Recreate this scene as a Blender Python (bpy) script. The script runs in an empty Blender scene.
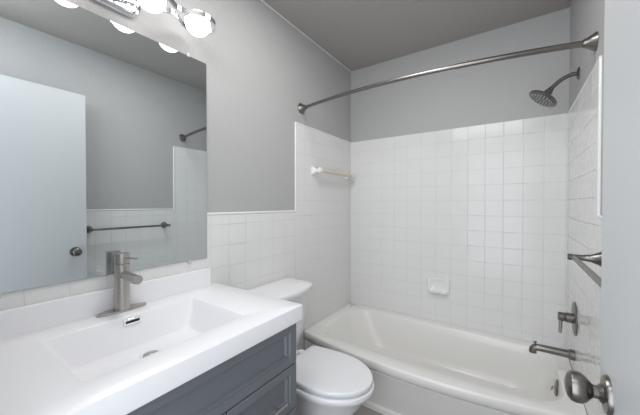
import bpy, bmesh, math
from mathutils import Vector, Matrix

# ------------------------------------------------------------------ scene, camera, light
SC = bpy.context.scene
COL = SC.collection
cam_d = bpy.data.cameras.new('camera'); cam = bpy.data.objects.new('camera', cam_d); COL.objects.link(cam)
cam_d.sensor_width = 36; cam_d.lens = 287.6 / 640 * 36; cam_d.clip_start = .01
yaw, pit = math.radians(34.35), math.radians(-.70)
Rv = Vector((math.cos(yaw), math.sin(yaw), 0))
Fv = Vector((-math.sin(yaw) * math.cos(pit), math.cos(yaw) * math.cos(pit), math.sin(pit)))
Uv = Rv.cross(Fv)
M4 = Matrix(((Rv.x, Uv.x, -Fv.x, 1.26), (Rv.y, Uv.y, -Fv.y, 0), (Rv.z, Uv.z, -Fv.z, 1.2526), (0, 0, 0, 1)))
cam.matrix_world = M4
SC.camera = cam
SC.view_settings.view_transform = 'Standard'; SC.view_settings.look = 'None'
SC.view_settings.exposure = 0.65; SC.view_settings.gamma = 1
SC.view_settings.use_curve_mapping = False
W_ = bpy.data.worlds.new('world'); SC.world = W_; W_.use_nodes = True
bg = W_.node_tree.nodes['Background']; bg.inputs[0].default_value = (.80, .88, 1, 1); bg.inputs[1].default_value = .4


def area(name, loc, rot, sx, sy, power, color):
    l = bpy.data.lights.new(name, 'AREA'); l.shape = 'RECTANGLE'; l.size = sx; l.size_y = sy
    l.energy = power; l.color = color
    o = bpy.data.objects.new(name, l); o.location = loc; o.rotation_euler = rot; COL.objects.link(o)
    return o


# daylight of the hall coming in through the open doorway
area('hall_daylight', (1.02, -.45, 1.15), (math.radians(90), 0, 0), .75, 1.9, 9.3, (.93, .96, 1))
# soft light from above the doorway, behind the camera
area('front_wall_light', (.92, .06, 2.25), (math.radians(70), 0, 0), .8, .36, 5.8, (.95, .97, 1))
# added fill under the ceiling, out of view, to brighten the tub end
area('unseen_ceiling_fill', (.72, 1.02, 2.458), (0, 0, 0), .36, .5, 6.0, (1, .98, .96))
BULB = 2.5

# ------------------------------------------------------------------ sizes
W, YB, H, YF = 1.524, 2.344, 2.464, .03
TY, TT, WT = 1.542, 1.816, 1.203
TYR = 1.515
TH = .004


# ------------------------------------------------------------------ materials
def mat(name, color=(.8, .8, .8), rough=.5, metal=0, **kw):
    m = bpy.data.materials.new(name); m.use_nodes = True
    b = m.node_tree.nodes['Principled BSDF']
    b.inputs['Base Color'].default_value = (*color, 1)
    b.inputs['Roughness'].default_value = rough
    b.inputs['Metallic'].default_value = metal
    for k, v in kw.items():
        b.inputs[k.replace('_', ' ')].default_value = v
    return m


def noise_bump(m, scale, dist, detail=3, stretch=None, rough_var=0):
    nt = m.node_tree; b = nt.nodes['Principled BSDF']
    tc = nt.nodes.new('ShaderNodeTexCoord'); n = nt.nodes.new('ShaderNodeTexNoise')
    n.inputs['Scale'].default_value = scale; n.inputs['Detail'].default_value = detail
    src = tc.outputs['Object']
    if stretch:
        mp = nt.nodes.new('ShaderNodeMapping'); mp.inputs['Scale'].default_value = stretch
        nt.links.new(src, mp.inputs[0]); src = mp.outputs[0]
    nt.links.new(src, n.inputs['Vector'])
    bp = nt.nodes.new('ShaderNodeBump'); bp.inputs['Distance'].default_value = dist; bp.inputs['Strength'].default_value = 1
    nt.links.new(n.outputs['Fac'], bp.inputs['Height']); nt.links.new(bp.outputs[0], b.inputs['Normal'])
    if rough_var:
        r0 = b.inputs['Roughness'].default_value
        mr = nt.nodes.new('ShaderNodeMapRange'); mr.inputs[3].default_value = r0 - rough_var; mr.inputs[4].default_value = r0 + rough_var
        nt.links.new(n.outputs['Fac'], mr.inputs[0]); nt.links.new(mr.outputs[0], b.inputs['Roughness'])
    return m


def tile_mat(name, axis, offu, offv, T=.11, color=(.80, .80, .79), tilt=.012):
    m = mat(name, color, .12, 0, Specular_IOR_Level=.28)
    nt = m.node_tree; N = nt.nodes.new; L = nt.links.new; b = nt.nodes['Principled BSDF']

    def math_(op, a, c=None):
        n = N('ShaderNodeMath'); n.operation = op
        for i, v in enumerate((a, c)):
            if v is None: continue
            if isinstance(v, (int, float)): n.inputs[i].default_value = v
            else: L(v, n.inputs[i])
        return n.outputs[0]
    tc = N('ShaderNodeTexCoord'); sp = N('ShaderNodeSeparateXYZ'); L(tc.outputs['Object'], sp.inputs[0])
    u = math_('DIVIDE', math_('SUBTRACT', sp.outputs['XYZ'.index(axis)], offu - 11), T)
    v = math_('DIVIDE', math_('SUBTRACT', sp.outputs[2 if axis != 'F' else 1], offv - 11), T)
    cu, cv = math_('FLOOR', u), math_('FLOOR', v)
    fu, fv = math_('SUBTRACT', math_('FRACT', u), .5), math_('SUBTRACT', math_('FRACT', v), .5)
    du = math_('SUBTRACT', .5, math_('ABSOLUTE', fu)); dv = math_('SUBTRACT', .5, math_('ABSOLUTE', fv))
    d = math_('MULTIPLY', math_('MINIMUM', du, dv), T)          # metres from the joint
    mr = N('ShaderNodeMapRange'); mr.interpolation_type = 'SMOOTHSTEP'
    mr.inputs[1].default_value = .0004; mr.inputs[2].default_value = .0030; L(d, mr.inputs[0])
    cb = N('ShaderNodeCombineXYZ'); L(cu, cb.inputs[0]); L(cv, cb.inputs[1])
    wn = N('ShaderNodeTexWhiteNoise'); wn.noise_dimensions = '2D'; L(cb.outputs[0], wn.inputs['Vector'])
    sc = N('ShaderNodeSeparateColor'); L(wn.outputs['Color'], sc.inputs[0])
    a = math_('MULTIPLY', math_('SUBTRACT', sc.outputs[0], .5), fu)
    c = math_('MULTIPLY', math_('SUBTRACT', sc.outputs[1], .5), fv)
    t = math_('MULTIPLY', math_('ADD', a, c), T * tilt * 2)
    ns = N('ShaderNodeTexNoise'); ns.inputs['Scale'].default_value = 9; ns.inputs['Detail'].default_value = 1
    L(tc.outputs['Object'], ns.inputs['Vector'])
    h = math_('ADD', math_('ADD', math_('MULTIPLY', mr.outputs[0], .0005), t), math_('MULTIPLY', ns.outputs['Fac'], .0012))
    bp = N('ShaderNodeBump'); bp.inputs['Distance'].default_value = 1; bp.inputs['Strength'].default_value = 1
    L(h, bp.inputs['Height']); L(bp.outputs[0], b.inputs['Normal'])
    mx = N('ShaderNodeMix'); mx.data_type = 'RGBA'
    mx.inputs[6].default_value = tuple(x * .89 for x in color) + (1,); mx.inputs[7].default_value = (*color, 1)
    L(mr.outputs[0], mx.inputs[0]); L(mx.outputs[2], b.inputs['Base Color'])
    rr = N('ShaderNodeMapRange'); rr.inputs[3].default_value = .6; rr.inputs[4].default_value = .15
    L(mr.outputs[0], rr.inputs[0]); L(rr.outputs[0], b.inputs['Roughness'])
    return m


M = {}
M['paint'] = noise_bump(mat('grey_wall_paint', (.46, .46, .458), .55), 95, .0019, 3)
M['ceil'] = noise_bump(mat('grey_ceiling_paint', (.395, .375, .355), .7), 120, .0012, 4)
M['tile_side'] = tile_mat('white_wainscot_tile', 'Y', .105, .045)
M['tile_tub'] = tile_mat('white_tub_side_tile', 'Y', .105, .069)
M['tile_back'] = tile_mat('white_back_tile', 'X', .085, .069)
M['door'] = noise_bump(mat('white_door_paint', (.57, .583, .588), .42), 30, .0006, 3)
M['trim'] = mat('white_trim_paint', (.78, .78, .78), .45)
M['counter'] = mat('white_cultured_marble', (.91, .91, .93), .27)
M['porcelain'] = mat('white_porcelain', (.86, .86, .87), .08)
M['seat'] = mat('white_seat_plastic', (.84, .85, .87), .22)
M['tub'] = mat('white_tub_enamel', (.85, .84, .815), .24)
M['apron'] = mat('white_apron_enamel', (.84, .85, .86), .2)
M['cab'] = mat('slate_grey_cabinet_paint', (.165, .178, .20), .36)
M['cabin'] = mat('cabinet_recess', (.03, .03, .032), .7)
M['nickel'] = mat('brushed_nickel', (.50, .48, .45), .3, 1)
M['darknickel'] = mat('dark_brushed_nickel', (.22, .208, .195), .31, 1)
M['chrome'] = mat('chrome', (.85, .86, .88), .06, 1)
M['black'] = mat('dark_opening', (.015, .015, .015), .6)
M['mirror'] = mat('mirror_silver', (.785, .83, .85), .0, 1)
M['glassedge'] = mat('mirror_edge', (.25, .33, .30), .2)
M['ceramic'] = mat('white_ceramic_fixture', (.86, .86, .85), .1)
M['cream'] = mat('yellowed_plastic_rod', (.74, .67, .53), .35)
M['clip'] = mat('clear_plastic_clip', (.6, .6, .6), .2)
M['floor'] = None
# floor: grey stone-look vinyl tiles
m = tile_mat('grey_floor_tile', 'X', 0, 0, .305, (.36, .34, .32), .001)
m.node_tree.nodes['Principled BSDF'].inputs['Roughness'].default_value = .4
M['floor'] = m
# frosted lit globe
m = bpy.data.materials.new('lit_frosted_glass'); m.use_nodes = True
b = m.node_tree.nodes['Principled BSDF']; b.inputs['Base Color'].default_value = (.9, .9, .9, 1); b.inputs['Roughness'].default_value = .2
b.inputs['Emission Color'].default_value = (1, .96, .92, 1); b.inputs['Emission Strength'].default_value = BULB
M['globe'] = m


# ------------------------------------------------------------------ mesh helpers
def build(name, bm, m, parent=None, smooth=True, angle=35, bevel=0, seg=2):
    bmesh.ops.recalc_face_normals(bm, faces=bm.faces)
    me = bpy.data.meshes.new(name); bm.to_mesh(me); bm.free()
    if smooth:
        me.shade_smooth(); me.set_sharp_from_angle(angle=math.radians(angle))
    me.materials.append(M[m] if isinstance(m, str) else m)
    o = bpy.data.objects.new(name, me); COL.objects.link(o)
    if parent: 
        o.parent = parent
        o.matrix_parent_inverse = parent_inv(parent)
    if bevel:
        md = o.modifiers.new('bevel', 'BEVEL'); md.width = bevel; md.segments = seg; md.limit_method = 'ANGLE'; md.angle_limit = math.radians(40)
    return o


def parent_inv(p):
    return Matrix.Identity(4) if p.parent else Matrix.Translation(p.location).inverted()


def thing(name, label, cat, loc, group=None):
    o = bpy.data.objects.new(name, None); COL.objects.link(o); o.location = loc
    o.empty_display_size = .1
    return tag(o, label, cat, group)


def tag(o, label=None, cat=None, group=None, kind=None):
    if label: o['label'] = label
    if cat: o['category'] = cat
    if group: o['group'] = group
    if kind: o['kind'] = kind
    return o


def box(bm, x0, x1, y0, y1, z0, z1):
    vs = [bm.verts.new((x, y, z)) for z in (z0, z1) for y in (y0, y1) for x in (x0, x1)]
    for f in ((0, 1, 3, 2), (4, 6, 7, 5), (0, 4, 5, 1), (2, 3, 7, 6), (0, 2, 6, 4), (1, 5, 7, 3)):
        bm.faces.new([vs[i] for i in f])
    return bm


def bx(*a):
    return box(bmesh.new(), *a)


def loft(bm, rings, cap0=True, cap1=True):
    prev = None; first = None
    for r in rings:
        vs = [bm.verts.new(p) for p in r]
        if prev:
            n = len(vs)
            for i in range(n):
                bm.faces.new((prev[i], prev[(i + 1) % n], vs[(i + 1) % n], vs[i]))
        else: first = vs
        prev = vs
    if cap0: bm.faces.new(first[::-1])
    if cap1: bm.faces.new(prev)
    return bm


def frame(d):
    d = Vector(d).normalized()
    a = Vector((0, 0, 1)) if abs(d.z) < .9 else Vector((1, 0, 0))
    u = d.cross(a).normalized(); v = d.cross(u).normalized()
    return d, u, v


def lathe(bm, o, d, prof, n=32, su=1, sv=1):
    """prof: (distance along d, radius)"""
    o = Vector(o); d, u, v = frame(d)
    rings = [[o + d * t + u * (math.cos(2 * math.pi * k / n) * max(r, 1e-5) * su) + v * (math.sin(2 * math.pi * k / n) * max(r, 1e-5) * sv) for k in range(n)] for t, r in prof]
    return loft(bm, rings)


def tube(bm, pts, r, n=20):
    pts = [Vector(p) for p in pts]; rings = []
    ref = None
    for i, p in enumerate(pts):
        d = (pts[min(i + 1, len(pts) - 1)] - pts[max(i - 1, 0)]).normalized()
        if ref is None: _, u, v = frame(d)
        else:
            u = (ref - d * ref.dot(d)).normalized(); v = d.cross(u)
        ref = u
        rr = r[i] if isinstance(r, (list, tuple)) else r
        rings.append([p + u * (math.cos(2 * math.pi * k / n) * rr) + v * (math.sin(2 * math.pi * k / n) * rr) for k in range(n)])
    return loft(bm, rings)


def bez(p0, p1, p2, n=12):
    p0, p1, p2 = map(Vector, (p0, p1, p2))
    return [(1 - t) ** 2 * p0 + 2 * t * (1 - t) * p1 + t * t * p2 for t in (i / n for i in range(n + 1))]


def rrect(x0, x1, y0, y1, r, z, seg=8, bow=0, ns=12):
    """rounded rectangle outline, counter-clockwise from the front (y0) side; bow pushes the front side out"""
    r = max(r, .0005); pts = []
    cs = ((x1 - r, y0 + r, -90), (x1 - r, y1 - r, 0), (x0 + r, y1 - r, 90), (x0 + r, y0 + r, 180))
    corners = []
    for cx, cy, a in cs:
        corners.append([(cx + r * math.cos(math.radians(a + 90 * k / seg)), cy + r * math.sin(math.radians(a + 90 * k / seg))) for k in range(seg + 1)])
    for i in range(4):
        pts += corners[i]
        a, c = corners[i][-1], corners[(i + 1) % 4][0]
        pts += [(a[0] + (c[0] - a[0]) * k / ns, a[1] + (c[1] - a[1]) * k / ns) for k in range(1, ns)]
    out = []
    for x, y in pts:
        if bow:
            s = (x - x0) / (x1 - x0) * 2 - 1; wy = max(0, 1 - (y - y0) / (y1 - y0))
            y -= bow * (1 - abs(s) ** 2.0) * wy ** 1.0 if y < (y0 + y1) / 2 else 0
        out.append((x, y, z))
    return out


# ------------------------------------------------------------------ room shell
def struct(name, bm, m, parent=None, **k):
    o = build(name, bm, m, parent, smooth=k.pop('smooth', False), **k)
    if not parent: o['kind'] = 'structure'
    return o


floor = struct('floor', bx(-.1, W + .1, -.12, YB + .1, -.06, 0), 'floor')
ceiling = struct('ceiling', bx(-.1, W + .1, -.12, YB + .1, H, H + .06), 'ceil')
wl = struct('wall_left', bx(-.1, 0, -.12, YB + .1, 0, H), 'paint')
wr = struct('wall_right', bx(W, W + .1, -.12, YB + .1, 0, H), 'paint')
wb = struct('wall_back', bx(0, W, YB, YB + .1, 0, H), 'paint')
bm = bx(0, .62, -.09, YF, 0, H); box(bm, 1.44, W, -.09, YF, 0, H); box(bm, .62, 1.44, -.09, YF, 2.07, H)
wf = struct('wall_front', bm, 'paint')
struct('tile_wainscot', bx(-.002, TH, YF, TY, .0, WT), 'tile_side', wl, bevel=.004)
struct('tile_surround', bx(-.002, TH + .0005, TY - .001, YB, .0, TT), 'tile_tub', wl, bevel=.005)
struct('tile_wainscot', bx(W - TH, W + .002, YF, TYR, .0, WT), 'tile_side', wr, bevel=.004)
struct('tile_surround', bx(W - TH - .0005, W + .002, TYR - .001, YB, .0, TT), 'tile_tub', wr, bevel=.005)
struct('tile_surround', bx(0, W, YB - TH, YB + .002, .0, TT), 'tile_back', wb, bevel=.004)
# rounded bullnose strips that finish the tile edges
for s, wall in ((1, wl), (-1, wr)):
    X = 0 if s > 0 else W
    TE = TY if s > 0 else TYR
    bm = bmesh.new()
    def bull(pts):
        tube(bm, pts, .0065, 12)
    bull([(X + s * .002, YF, WT), (X + s * .002, TE, WT)])
    bull([(X + s * .002, TE, WT), (X + s * .002, TE, TT - .004)])
    bull([(X + s * .002, TE, TT - .004), (X + s * .002, YB, TT - .004)])
    struct('bullnose_edge', bm, 'ceramic', wall, smooth=True)
bm = bmesh.new(); tube(bm, [(.0, YF, H - .001), (.0, YB, H - .001)], .004, 8)
struct('trim_1', bm, 'trim', smooth=True)
# door casing
bm = bx(.55, .62, YF, YF + .014, 0, 2.13); box(bm, .55, W - .002, YF, YF + .014, 2.075, 2.14)
struct('trim_2', bm, 'trim', bevel=.003)

# ------------------------------------------------------------------ door, open against the right wall
DX, DY0, DY1, DH = 1.400, .052, .786, 2.055
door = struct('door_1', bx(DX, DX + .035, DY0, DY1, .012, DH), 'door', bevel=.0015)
KY, KZ = .718, .908
for s, X in ((-1, DX), (1, DX + .035)):
    k = build('door_knob', lathe(bmesh.new(), (X, KY, KZ), (s, 0, 0),
              [(.012, 0), (.012, .011), (.022, .0115), (.026, .016), (.031, .022), (.038, .0265), (.046, .0275), (.053, .026), (.058, .020), (.061, .010), (.0615, 0)], 40), 'darknickel', door)
    build('rose', lathe(bmesh.new(), (X, KY, KZ), (s, 0, 0), [(-.001, 0), (-.001, .033), (.003, .033), (.007, .031), (.009, .018), (.014, .014), (.018, .0)], 40), 'darknickel', k)
build('latch_plate', bx(DX + .006, DX + .029, DY1 - .001, DY1 + .0015, KZ - .028, KZ + .028), 'nickel', door)
for z in (.25, 1.05, 1.82):
    build('hinge', lathe(bmesh.new(), (DX - .004, DY0 - .004, z - .045), (0, 0, 1), [(0, 0), (0, .006), (.09, .006), (.09, 0)], 14), 'nickel', door)

# ------------------------------------------------------------------ bathtub
tub = thing('bathtub', 'white alcove bathtub with bowed front rim along the back wall', 'bathtub', (W / 2, 1.98, 0))
X0, X1, Y1 = TH + .002, W - TH - .002, YB - TH - .002
Y0 = 1.625; BW = .095
TZ = .345
R_ = []
def oring(i, z, bow=None, r=.012): return rrect(X0 + .001, X1 - .001, Y0 + i, Y1, r, z, 8, BW if bow is None else bow, 30)
def iring(x0, x1, y0, y1, r, z, bow=.0): return rrect(x0, x1, y0, y1, r, z, 8, bow, 30)
R_ = [oring(-.012, 0, 0), oring(-.012, .026, 0), oring(-.004, .032, .0), oring(.003, .035, .002), oring(.003, .12, .030), oring(.003, .20, .058), oring(.003, TZ - .070, .088), oring(.004, TZ - .061, .094), oring(.006, TZ - .060), oring(.024, TZ - .059), oring(.024, TZ - .050), oring(.003, TZ - .049), oring(0, TZ - .046),
      oring(0, TZ - .009), oring(.002, TZ - .004), oring(.006, TZ - .0008), oring(.016, TZ, None, .014),
      iring(.085, 1.462, 1.652, 2.272, .16, TZ - .001, .012), iring(.092, 1.456, 1.660, 2.265, .16, TZ - .006, .012), iring(.100, 1.453, 1.668, 2.258, .16, TZ - .018, .010),
      iring(.118, 1.450, 1.678, 2.250, .17, TZ - .06, .008), iring(.155, 1.442, 1.692, 2.238, .18, .20), iring(.215, 1.425, 1.712, 2.220, .18, .11),
      iring(.27, 1.38, 1.74, 2.195, .17, .072), iring(.34, 1.33, 1.79, 2.15, .15, .060), iring(.5, 1.2, 1.9, 2.05, .07, .057)]
build('tub_shell', loft(bmesh.new(), R_), 'tub', tub, angle=50)
ov = build('overflow_plate', lathe(bmesh.new(), (1.446, 1.985, .265), (-1, 0, .12), [(-.006, 0), (-.006, .042), (.003, .042), (.007, .038), (.009, .014), (.009, 0)], 32), 'darknickel', tub)
build('trip_lever', tube(bmesh.new(), [(1.440, 1.985, .265), (1.428, 1.985, .266), (1.422, 1.985, .247)], .004, 10), 'nickel', ov)
build('drain', lathe(bmesh.new(), (1.27, 1.97, .0575), (0, 0, 1), [(-.002, 0), (-.002, .033), (.003, .033), (.004, .028), (.002, .026), (.001, 0)], 32), 'nickel', tub)

# ------------------------------------------------------------------ plumbing on the right wall
XW = W - TH - .0008
sp = thing('tub_spout', 'dark nickel tub spout with pull-up diverter sticking out above tub rim', 'tub spout', (XW, 2.005, .453))
bm = bmesh.new()
tube(bm, [(XW - .022, 2.005, .453), (XW - .10, 2.005, .453), (XW - .152, 2.005, .452), (XW - .170, 2.005, .448), (XW - .178, 2.005, .438), (XW - .178, 2.005, .419)],
     [.021, .0195, .019, .0185, .018, .018], 24)
build('spout_pipe', bm, 'darknickel', sp, angle=50)
build('wall_collar', lathe(bmesh.new(), (XW, 2.005, .453), (-1, 0, 0), [(0, 0), (0, .027), (.022, .027), (.026, .023), (.026, 0)], 32), 'darknickel', sp)
build('diverter_knob', lathe(bmesh.new(), (XW - .168, 2.005, .463), (0, 0, 1), [(0, 0), (0, .004), (.011, .004), (.013, .008), (.019, .009), (.021, 0)], 16), 'darknickel', sp)
sv = thing('shower_valve', 'round dark nickel shower valve with lever on the right tiled wall', 'shower valve', (XW, 2.005, .648))
build('escutcheon', lathe(bmesh.new(), (XW, 2.005, .648), (-1, 0, 0), [(0, 0), (0, .086), (.003, .086), (.007, .080), (.009, .03), (.009, 0)], 48), 'darknickel', sv)
build('valve_stem', lathe(bmesh.new(), (XW, 2.005, .648), (-1, 0, 0), [(.008, 0), (.008, .026), (.038, .026), (.040, .022), (.042, .023), (.068, .023), (.071, .018), (.071, 0)], 32), 'darknickel', sv)
build('lever', tube(bmesh.new(), [(XW - .058, 2.005, .633), (XW - .060, 2.005, .593), (XW - .061, 2.005, .560)], [.009, .0085, .008], 12), 'nickel', sv)

sh = thing('overhead_shower', 'round dark nickel shower head on a bent arm high on right wall', 'shower head', (W, 2.0, 1.932))
build('wall_flange', lathe(bmesh.new(), (W, 2.0, 1.932), (-1, 0, 0), [(0, 0), (0, .030), (.004, .030), (.009, .024), (.012, .012), (.012, 0)], 32), 'darknickel', sh)
hd = Vector((-.60, -.10, -.80)).normalized()
J = Vector((1.406, 1.995, 1.870))
arm = [Vector((W, 2.0, 1.932)), Vector((1.495, 2.0, 1.932))] + bez((1.48, 2.0, 1.931), (1.445, 1.999, 1.925), (1.428, 1.997, 1.895), 10)[0:] 
arm = [Vector((W, 2.0, 1.932))] + bez((1.497, 2.0, 1.932), (1.450, 2.0, 1.925), J - hd * .004, 14)
build('shower_arm', tube(bmesh.new(), arm, .0105, 16), 'darknickel', sh)
hh = build('spray_head', lathe(bmesh.new(), J, hd, [(-.010, 0), (-.010, .013), (.004, .015), (.010, .019), (.018, .019), (.022, .016), (.027, .022), (.036, .045), (.044, .066), (.050, .073), (.056, .074), (.060, .070), (.060, 0)], 48), 'darknickel', sh)
fc = J + hd * .060; _, u, v = frame(hd)
build('spray_face', lathe(bmesh.new(), fc, hd, [(-.001, 0), (-.001, .066), (.0015, .066), (.002, .063), (.002, 0)], 40), mat('spray_face_grey', (.10, .10, .10), .4), hh)
bm = bmesh.new()
for rad, n in ((.014, 6), (.030, 12), (.045, 18), (.058, 22)):
    for k in range(n):
        a = 2 * math.pi * k / n
        lathe(bm, fc + u * rad * math.cos(a) + v * rad * math.sin(a) + hd * .002, hd, [(-.001, 0), (-.001, .0032), (.003, .0022), (.003, 0)], 8)
build('spray_nozzles', bm, mat('nozzle_rubber', (.45, .44, .42), .5), hh)

# ------------------------------------------------------------------ shower curtain rod
rod = thing('shower_curtain_rod', 'bowed brushed nickel shower curtain rod spanning wall to wall above tub', 'curtain rod', (W / 2, 1.61, 1.91))
def rp(t): return Vector((.02 + (W - .04) * t, 1.606 - .088 * (1 - (2 * t - 1) ** 2), 1.926 - .012 * t))
build('rod', tube(bmesh.new(), [rp(i / 60) for i in range(0, 42)], .0105, 20), 'darknickel', rod)
build('outer_rod', tube(bmesh.new(), [rp(i / 60) for i in range(40, 61)], .0127, 20), 'darknickel', rod)
fl = [(0, 0), (0, .036), (.006, .036), (.010, .033), (.020, .026), (.032, .019), (.044, .0155), (.046, 0)]
d0 = (rp(.03) - rp(0)).normalized(); d1 = (rp(.97) - rp(1)).normalized()
build('wall_flange', lathe(bmesh.new(), (.0, 1.606, 1.926), (1, -.06, 0), fl, 32), 'darknickel', rod)
build('wall_flange', lathe(bmesh.new(), (W, 1.606, 1.914), (-1, -.12, 0), fl, 32), 'darknickel', rod)

# ------------------------------------------------------------------ ceramic towel bar on the left wall
cb_ = thing('ceramic_towel_bar', 'short yellowed towel rod on white ceramic posts on left tile wall', 'towel bar', (TH, 1.97, 1.501))
def sqring(x, y, z, h, r): return [(x, y + a, z + b) for a, b, _ in rrect(-h, h, -h, h, r, 0, 4, 0, 4)]
for y in (1.752, 2.262):
    build('post', loft(bmesh.new(), [sqring(TH, y, 1.501, .030, .006), sqring(TH + .008, y, 1.501, .030, .006), sqring(TH + .013, y, 1.501, .026, .008), sqring(TH + .030, y, 1.501, .014, .008),
          sqring(TH + .045, y, 1.501, .015, .009), sqring(TH + .062, y, 1.501, .020, .009), sqring(TH + .072, y, 1.501, .019, .009), sqring(TH + .076, y, 1.501, .013, .008)]), 'ceramic', cb_, angle=50)
build('towel_rod', tube(bmesh.new(), [(TH + .058, 1.752, 1.501), (TH + .058, 2.262, 1.501)], .0145, 16), 'cream', cb_)

# ------------------------------------------------------------------ soap dish on the back wall
sd = thing('soap_dish', 'white ceramic soap dish set in the back tile wall above tub', 'soap dish', (.76, YB - TH, .61))
def bring(x0, x1, z0, z1, r, y): return [(a + .005, y, b + .012) for a, b, _ in rrect(x0, x1, z0, z1, r, 0, 6, 0, 6)]
YS = YB - TH
bm = loft(bmesh.new(), [bring(.682, .842, .550, .672, .012, YS), bring(.682, .842, .550, .672, .012, YS - .010), bring(.686, .838, .554, .668, .012, YS - .016),
      bring(.696, .828, .568, .658, .016, YS - .016), bring(.703, .821, .575, .651, .018, YS - .013), bring(.712, .812, .584, .642, .02, YS - .008), bring(.73, .79, .60, .63, .012, YS - .006)])
build('dish_frame', bm, 'ceramic', sd, angle=50)
tr = [(.694, .830, .0), (.690, .834, .016), (.70, .824, .030), (.72, .804, .038)]
bm = bmesh.new()
def trx(z, y1, r, ins=0): return [(a + .005, b, z + .012) for a, b, _ in rrect(.694 + ins, .830 - ins, y1, YS - .003, r, 0, 6, 0, 6)]
loft(bm, [trx(.550, YS - .018, .008, .010), trx(.554, YS - .032, .014, .002), trx(.566, YS - .040, .016), trx(.574, YS - .042, .018), trx(.578, YS - .039, .016, .003), trx(.576, YS - .034, .014, .008), trx(.574, YS - .030, .012, .012)])
build('dish_tray', bm, 'ceramic', sd, angle=50)

# ------------------------------------------------------------------ towel bar on right wall
tb = thing('towel_bar', 'brushed nickel towel bar on the right wall behind the open door', 'towel bar', (W - TH, 1.12, 1.055))
XR = W - TH
for y in (1.415, .83):
    build('post', lathe(bmesh.new(), (XR, y, 1.055), (-1, 0, 0), [(0, 0), (0, .029), (.006, .029), (.014, .024), (.035, .014), (.060, .0105), (.085, .0105), (.090, .0115), (.098, .0115), (.101, .009), (.101, 0)], 28), 'darknickel', tb)
build('bar', tube(bmesh.new(), [(XR - .084, .83, 1.055), (XR - .084, 1.415, 1.055)], .0085, 16), 'darknickel', tb)

# ------------------------------------------------------------------ toilet
TYC = 1.222
toi = thing('toilet', 'white two-piece toilet with closed lid between vanity and bathtub', 'toilet', (.40, TYC, 0))
def egg(x0, x1, w, wb, z, n=56, xm=.47):
    """outline: round nose at x1, blunt back at x0 (half width wb)"""
    xm = x0 + (x1 - x0) * xm; pts = []
    h = n // 4
    for k in range(n // 2 + 1):                       # nose half
        a = -math.pi / 2 + math.pi * k / (n // 2)
        pts.append((xm + (x1 - xm) * math.cos(a) ** 1.0 if abs(math.cos(a)) > 1e-9 else xm, TYC + w * math.sin(a)))
    # side back to the rear corner
    m_ = 8; rc = .02
    side = []
    for k in range(1, m_ + 1):
        t = k / m_; side.append((xm - (xm - x0 - rc) * t, w - (w - wb) * t * t))
    side += [(x0 + rc * (1 - math.sin(math.radians(a))), wb - rc + rc * math.cos(math.radians(a))) for a in (30, 60, 90)]
    pts += [(x, TYC + y) for x, y in side] + [(x, TYC - y) for x, y in reversed(side)]
    return [(x, y, z) for x, y in pts]
bowl = [egg(.17, .60, .125, .11, 0), egg(.17, .60, .125, .11, .02), egg(.18, .575, .108, .10, .05), egg(.18, .565, .100, .095, .14), egg(.18, .60, .122, .105, .22), egg(.18, .655, .152, .12, .29),
        egg(.18, .678, .163, .14, .332), egg(.18, .690, .171, .145, .342), egg(.18, .693, .173, .145, .348), egg(.18, .693, .173, .145, .360), egg(.185, .688, .169, .14, .365)]
build('bowl', loft(bmesh.new(), bowl), 'porcelain', toi, angle=55)
bm = bx(.012, .30, TYC - .115, TYC + .115, .30, .388); 
build('tank_deck', bm, 'porcelain', toi, bevel=.018, seg=4)
st = [egg(.24, .698, .172, .15, .367), egg(.23, .713, .187, .155, .369), egg(.23, .713, .187, .155, .384), egg(.24, .708, .183, .15, .387)]
build('toilet_seat', loft(bmesh.new(), st), 'seat', toi, angle=55)
ld = [egg(.276, .690, .164, .146, .386), egg(.276, .690, .164, .146, .3955), egg(.268, .704, .177, .156, .396), egg(.266, .706, .179, .158, .399), egg(.266, .706, .179, .158, .4135), egg(.268, .703, .176, .156, .4165), egg(.274, .695, .169, .150, .418), egg(.30, .65, .13, .115, .4188), egg(.38, .56, .06, .05, .419)]
build('seat_lid', loft(bmesh.new(), ld), 'seat', toi, angle=55)
for s in (-1, 1):
    build('seat_hinge', bx(.225, .272, TYC + s * .075 - .020, TYC + s * .075 + .020, .388, .408), 'seat', toi, bevel=.005)
def tk(z, x1, w, r, bow, x0=.015):
    return [(x0 + (y_ - 0), TYC + x_, z) for x_, y_, _ in [(-a, (x1 - x0) - b_, 0) for a, b_, c in rrect(-w, w, 0, x1 - x0, r, 0, 8, bow, 14)]]
tank = [tk(.388, .170, .135, .03, .015), tk(.40, .178, .145, .035, .02), tk(.50, .192, .168, .035, .03), tk(.62, .202, .188, .03, .036), tk(.735, .208, .200, .03, .04)]
build('tank', loft(bmesh.new(), tank), 'porcelain', toi, angle=50)
lid = [tk(.734, .214, .208, .022, .042, .010), tk(.738, .222, .216, .024, .044, .008), tk(.760, .226, .219, .024, .045, .008), tk(.768, .222, .215, .024, .044, .010), tk(.771, .205, .198, .02, .04, .02), tk(.773, .12, .08, .02, .01, .06)]
build('tank_lid', loft(bmesh.new(), lid), 'porcelain', toi, angle=50)
fl_ = build('flush_lever', lathe(bmesh.new(), (.215, TYC - .145, .69), (1, 0, 0), [(-.01, 0), (-.01, .012), (.010, .012), (.012, 0)], 20), 'chrome', toi)
build('lever_arm', tube(bmesh.new(), [(.232, TYC - .145, .69), (.240, TYC - .13, .688), (.246, TYC - .07, .682)], [.006, .006, .007], 12), 'chrome', fl_)

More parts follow.
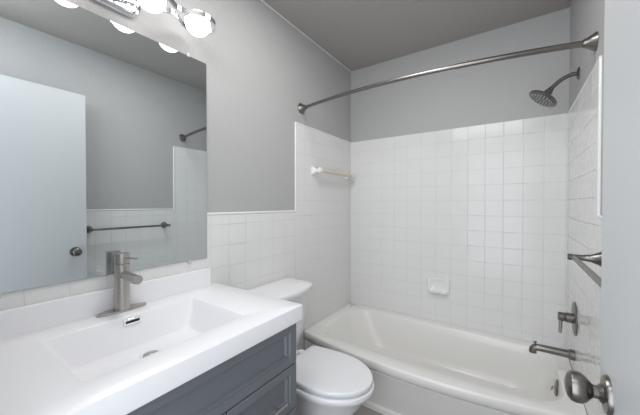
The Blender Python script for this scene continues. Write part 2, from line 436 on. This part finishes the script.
# ------------------------------------------------------------------ vanity cabinet
VY0, VY1, VX, VZ = .06, .884, .525, .795
van = thing('vanity_cabinet', 'slate grey panelled vanity cabinet under the white sink top', 'cabinet', (VX / 2, (VY0 + VY1) / 2, 0))
bm = bx(TH + .002, VX, VY0, VY1, .10, .60); box(bm, TH + .002, VX, VY0, VY0 + .018, .60, VZ - .001); box(bm, TH + .002, VX, VY1 - .018, VY1, .60, VZ - .001)
box(bm, VX - .018, VX, VY0 + .018, VY1 - .018, .60, VZ - .001); box(bm, TH + .002, TH + .016, VY0 + .018, VY1 - .018, .60, VZ - .001)
box(bm, TH + .002, VX - .06, VY0 + .01, VY1 - .01, 0, .10)
build('cabinet_body', bm, 'cab', van)
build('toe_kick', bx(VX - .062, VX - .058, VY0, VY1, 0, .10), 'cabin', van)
def panel(y0, y1, z0, z1, fr=.042, x=VX, th=.02, vf=.8):
    """framed front with stepped moulding and a recessed field; stands on the cabinet face"""
    def r(i, xx):
        j = i * vf if i > .01 else i
        return [(xx, y0 + i, z0 + j), (xx, y1 - i, z0 + j), (xx, y1 - i, z1 - j), (xx, y0 + i, z1 - j)]
    return loft(bmesh.new(), [r(0, x + .0005), r(0, x + th - .003), r(.003, x + th), r(fr - .020, x + th), r(fr - .017, x + th - .006), r(fr - .007, x + th - .007), r(fr, x + th - .016), r(fr + .002, x + th - .016)])
def pull(par, c, axis, L=.145, sp=.07):
    cx, cy, cz = c; bm = bmesh.new()
    e = Vector((0, 1, 0)) if axis == 'Y' else Vector((0, 0, 1)); c = Vector((cx + .030, cy, cz))
    tube(bm, [c - e * L / 2, c + e * L / 2], .0055, 14)
    h = build('pull_handle', bm, 'nickel', par)
    for s in (-1, 1):
        p = c + e * s * sp / 2
        build('post', tube(bmesh.new(), [p - Vector((.030, 0, 0)), p], .0045, 10), 'nickel', h)
build('false_front', panel(VY0 + .004, VY1 - .001, .628, .788, .058), 'cab', van, smooth=False)
DYS = .553
for z0, z1 in ((.452, .624), (.275, .448), (.105, .271)):
    d = build('drawer', panel(DYS, VY1 - .001, z0, z1, .056), 'cab', van, smooth=False)
    pull(d, (VX + .02, .715, (z0 + z1) / 2 - (.015 if z0 > .4 else 0)), 'Y')
mid = (VY0 + DYS) / 2
for y0, y1, hy in ((VY0 + .004, mid - .002, mid - .03), (mid + .002, DYS - .004, mid + .03)):
    d = build('cabinet_door', panel(y0, y1, .105, .624, .055), 'cab', van, smooth=False)
    pull(d, (VX + .02, hy, .54), 'Z')

# ------------------------------------------------------------------ vanity top with integrated basin
CY0, CY1, CX1, CZ = .045, .896, .566, .856
top = thing('sink_countertop', 'white one-piece vanity top with rectangular basin and low backsplash', 'sink', (.28, .465, VZ))
def cr(x0, x1, y0, y1, r, z): return rrect(x0, x1, y0, y1, r, z, 6, 0, 10)
rg = [cr(.30, .40, .4, .5, .02, .735), cr(.07, .50, .15, .75, .02, .735), cr(.07, .50, .15, .75, .02, VZ + .0005), cr(TH + .001, CX1 - .002, CY0 + .002, CY1 - .002, .006, VZ + .0005), cr(TH + .001, CX1, CY0, CY1, .006, VZ + .003), cr(TH + .001, CX1, CY0, CY1, .006, CZ - .0025),
      cr(TH + .0015, CX1 - .0005, CY0 + .0005, CY1 - .0005, .006, CZ - .0008), cr(TH + .003, CX1 - .002, CY0 + .002, CY1 - .002, .005, CZ),
      cr(.120, .468, .222, .702, .014, CZ), cr(.123, .465, .225, .699, .014, CZ - .001), cr(.126, .462, .228, .696, .014, CZ - .005),
      cr(.143, .440, .255, .680, .018, CZ - .060), cr(.153, .425, .275, .663, .020, CZ - .094), cr(.158, .419, .281, .657, .024, CZ - .103),
      cr(.170, .406, .295, .643, .026, CZ - .107), cr(.231, .281, .445, .495, .02, CZ - .1095)]
rg = rg[2:]
build('countertop', loft(bmesh.new(), rg, cap0=False), 'counter', top, angle=38)
build('backsplash', bx(TH + .001, .021, CY0, CY1 - .032, CZ - .002, .938), 'counter', top, bevel=.003)
ofl = build('overflow_frame', bx(.131, .1385, .436, .492, .826, .848), 'chrome', top, bevel=.001)
build('overflow_slot', bx(.1375, .1393, .442, .486, .833, .842), 'black', ofl)
dr = build('drain', lathe(bmesh.new(), (.256, .470, CZ - .1095), (0, 0, 1), [(-.002, 0), (-.002, .034), (.002, .034), (.003, .029), (.001, .024)], 36), 'chrome', top)
build('stopper', lathe(bmesh.new(), (.256, .470, CZ - .1095), (0, 0, 1), [(0, 0), (0, .023), (.006, .024), (.009, .018), (.011, 0)], 36), 'nickel', dr)

# ------------------------------------------------------------------ faucet
FX, FY = .050, .466
fa = thing('faucet', 'brushed nickel single-handle faucet standing behind the sink basin', 'faucet', (FX, FY, CZ))
bm = bmesh.new()
def el(a, b_, z, n=48): return [(FX + a * math.cos(2 * math.pi * k / n), FY + b_ * math.sin(2 * math.pi * k / n) , z) for k in range(n)]
loft(bm, [el(.0255, .082, CZ + .0005), el(.0262, .083, CZ + .002), el(.0262, .083, CZ + .0055), el(.025, .081, CZ + .0075), el(.02, .06, CZ + .008)])
build('base_plate', bm, 'nickel', fa)
body = build('faucet_body', lathe(bmesh.new(), (FX, FY, CZ + .007), (0, 0, 1), [(0, 0), (0, .0255), (.006, .0255), (.010, .0245), (.167, .0245), (.169, .0225), (.169, 0)], 40), 'nickel', fa)
hb = build('handle_cap', lathe(bmesh.new(), (FX, FY, CZ + .007), (0, 0, 1), [(.170, 0), (.170, .0245), (.204, .0245), (.207, .023), (.208, 0)], 40), 'nickel', fa)
build('lever', tube(bmesh.new(), [(FX + .020, FY + .002, CZ + .199), (FX + .060, FY + .005, CZ + .201), (FX + .098, FY + .008, CZ + .203)], .0042, 12), 'nickel', hb)
spo = build('spout', tube(bmesh.new(), [(FX + .012, FY, CZ + .136), (FX + .06, FY, CZ + .1345), (FX + .126, FY, CZ + .132)], .0155, 28), 'nickel', fa)
build('aerator', lathe(bmesh.new(), (FX + .108, FY, CZ + .1195), (-.05, 0, -1), [(0, 0), (0, .010), (.003, .010), (.003, 0)], 20), 'chrome', spo)

# ------------------------------------------------------------------ mirror
MY0, MY1, MZ0, MZ1 = .075, .850, .989, 1.934
mi = thing('wall_mirror', 'large frameless rectangular mirror hung above the vanity backsplash', 'mirror', (.01, (MY0 + MY1) / 2, MZ0))
build('mirror_glass', bx(TH + .001, .0090, MY0, MY1, MZ0, MZ1), 'glassedge', mi, smooth=False)
build('silvered_face', bx(.0089, .0095, MY0 + .0006, MY1 - .0006, MZ0 + .0006, MZ1 - .0006), 'mirror', mi, smooth=False)
for y in (.16, .757):
    for z, s in ((MZ0, -1), (MZ1, 1)):
        build('mirror_clip', bx(TH, .0125, y - .007, y + .007, z + min(s * .014, -s * .005), z + max(s * .014, -s * .005)), 'clip', mi, bevel=.0015)

# ------------------------------------------------------------------ vanity light with four lit globes
LZ, LX, LR = 2.032, .122, .051
GY = (.154, .349, .542, .733)
vl = thing('vanity_light', 'chrome vanity light bar with lit frosted globes above the mirror', 'light fixture', (0, .447, LZ))
def can(i, xx): return [(xx, a, b) for a, b, _ in rrect(.345 + i, .552 - i, 1.981 + i, 2.085 - i, .05 - i, 0, 10, 0, 6)]
build('canopy', loft(bmesh.new(), [can(0, .0), can(0, .018), can(.003, .022), can(.012, .025), can(.014, .030), can(.03, .032)]), 'chrome', vl)
for y in (.40, .495):
    build('bracket_arm', tube(bmesh.new(), [(.028, y, LZ + .004), (LX - .040, y, LZ + .004)], .007, 12), 'chrome', vl)
# wavy chrome band: wide round each globe, narrow between them
def track(off, z, n=120):
    y0, y1 = GY[0] - .074, GY[-1] + .074
    def hw(y):
        d = min(abs(y - g) for g in GY)
        t = min(d / .0975, 1); t = t * t * (3 - 2 * t)
        return math.sqrt(max(0, .074 ** 2 - d * d)) if (y < GY[0] or y > GY[-1]) else .074 - .048 * t
    up = [y0 + (y1 - y0) * (1 - math.cos(math.pi * k / n)) / 2 for k in range(n + 1)]
    cen = (y0 + y1) / 2
    pts = [(LX + max(hw(y) - off, 0), cen + (y - cen) * (1 - off / (cen - y0)), z) for y in up]
    pts += [(LX - max(hw(y) - off, 0), cen + (y - cen) * (1 - off / (cen - y0)), z) for y in up[-2:0:-1]]
    return pts
rr_ = [track(0, LZ - .009), track(0, LZ + .009), track(.008, LZ + .009), track(.008, LZ - .009)]
bm = loft(bmesh.new(), rr_ + [rr_[0]], False, False); bmesh.ops.remove_doubles(bm, verts=bm.verts, dist=1e-5)
build('loop_frame', bm, 'chrome', vl, angle=50)
for y in GY:
    g = build('glass_globe', lathe(bmesh.new(), (LX, y, LZ - .003 - LR), (0, 0, 1), [(LR - LR * math.cos(math.pi * k / 24), LR * math.sin(math.pi * k / 24)) for k in range(25)], 36), 'globe', vl)
    rgv = [(-.0035, LR + .0005), (-.0035, LR + .0035), (.0035, LR + .0035), (.0035, LR + .001)]
    bm = lathe(bmesh.new(), (LX, y, LZ + .004), (0, 0, 1), rgv, 36)
    build('holder_ring', bm, 'chrome', vl)
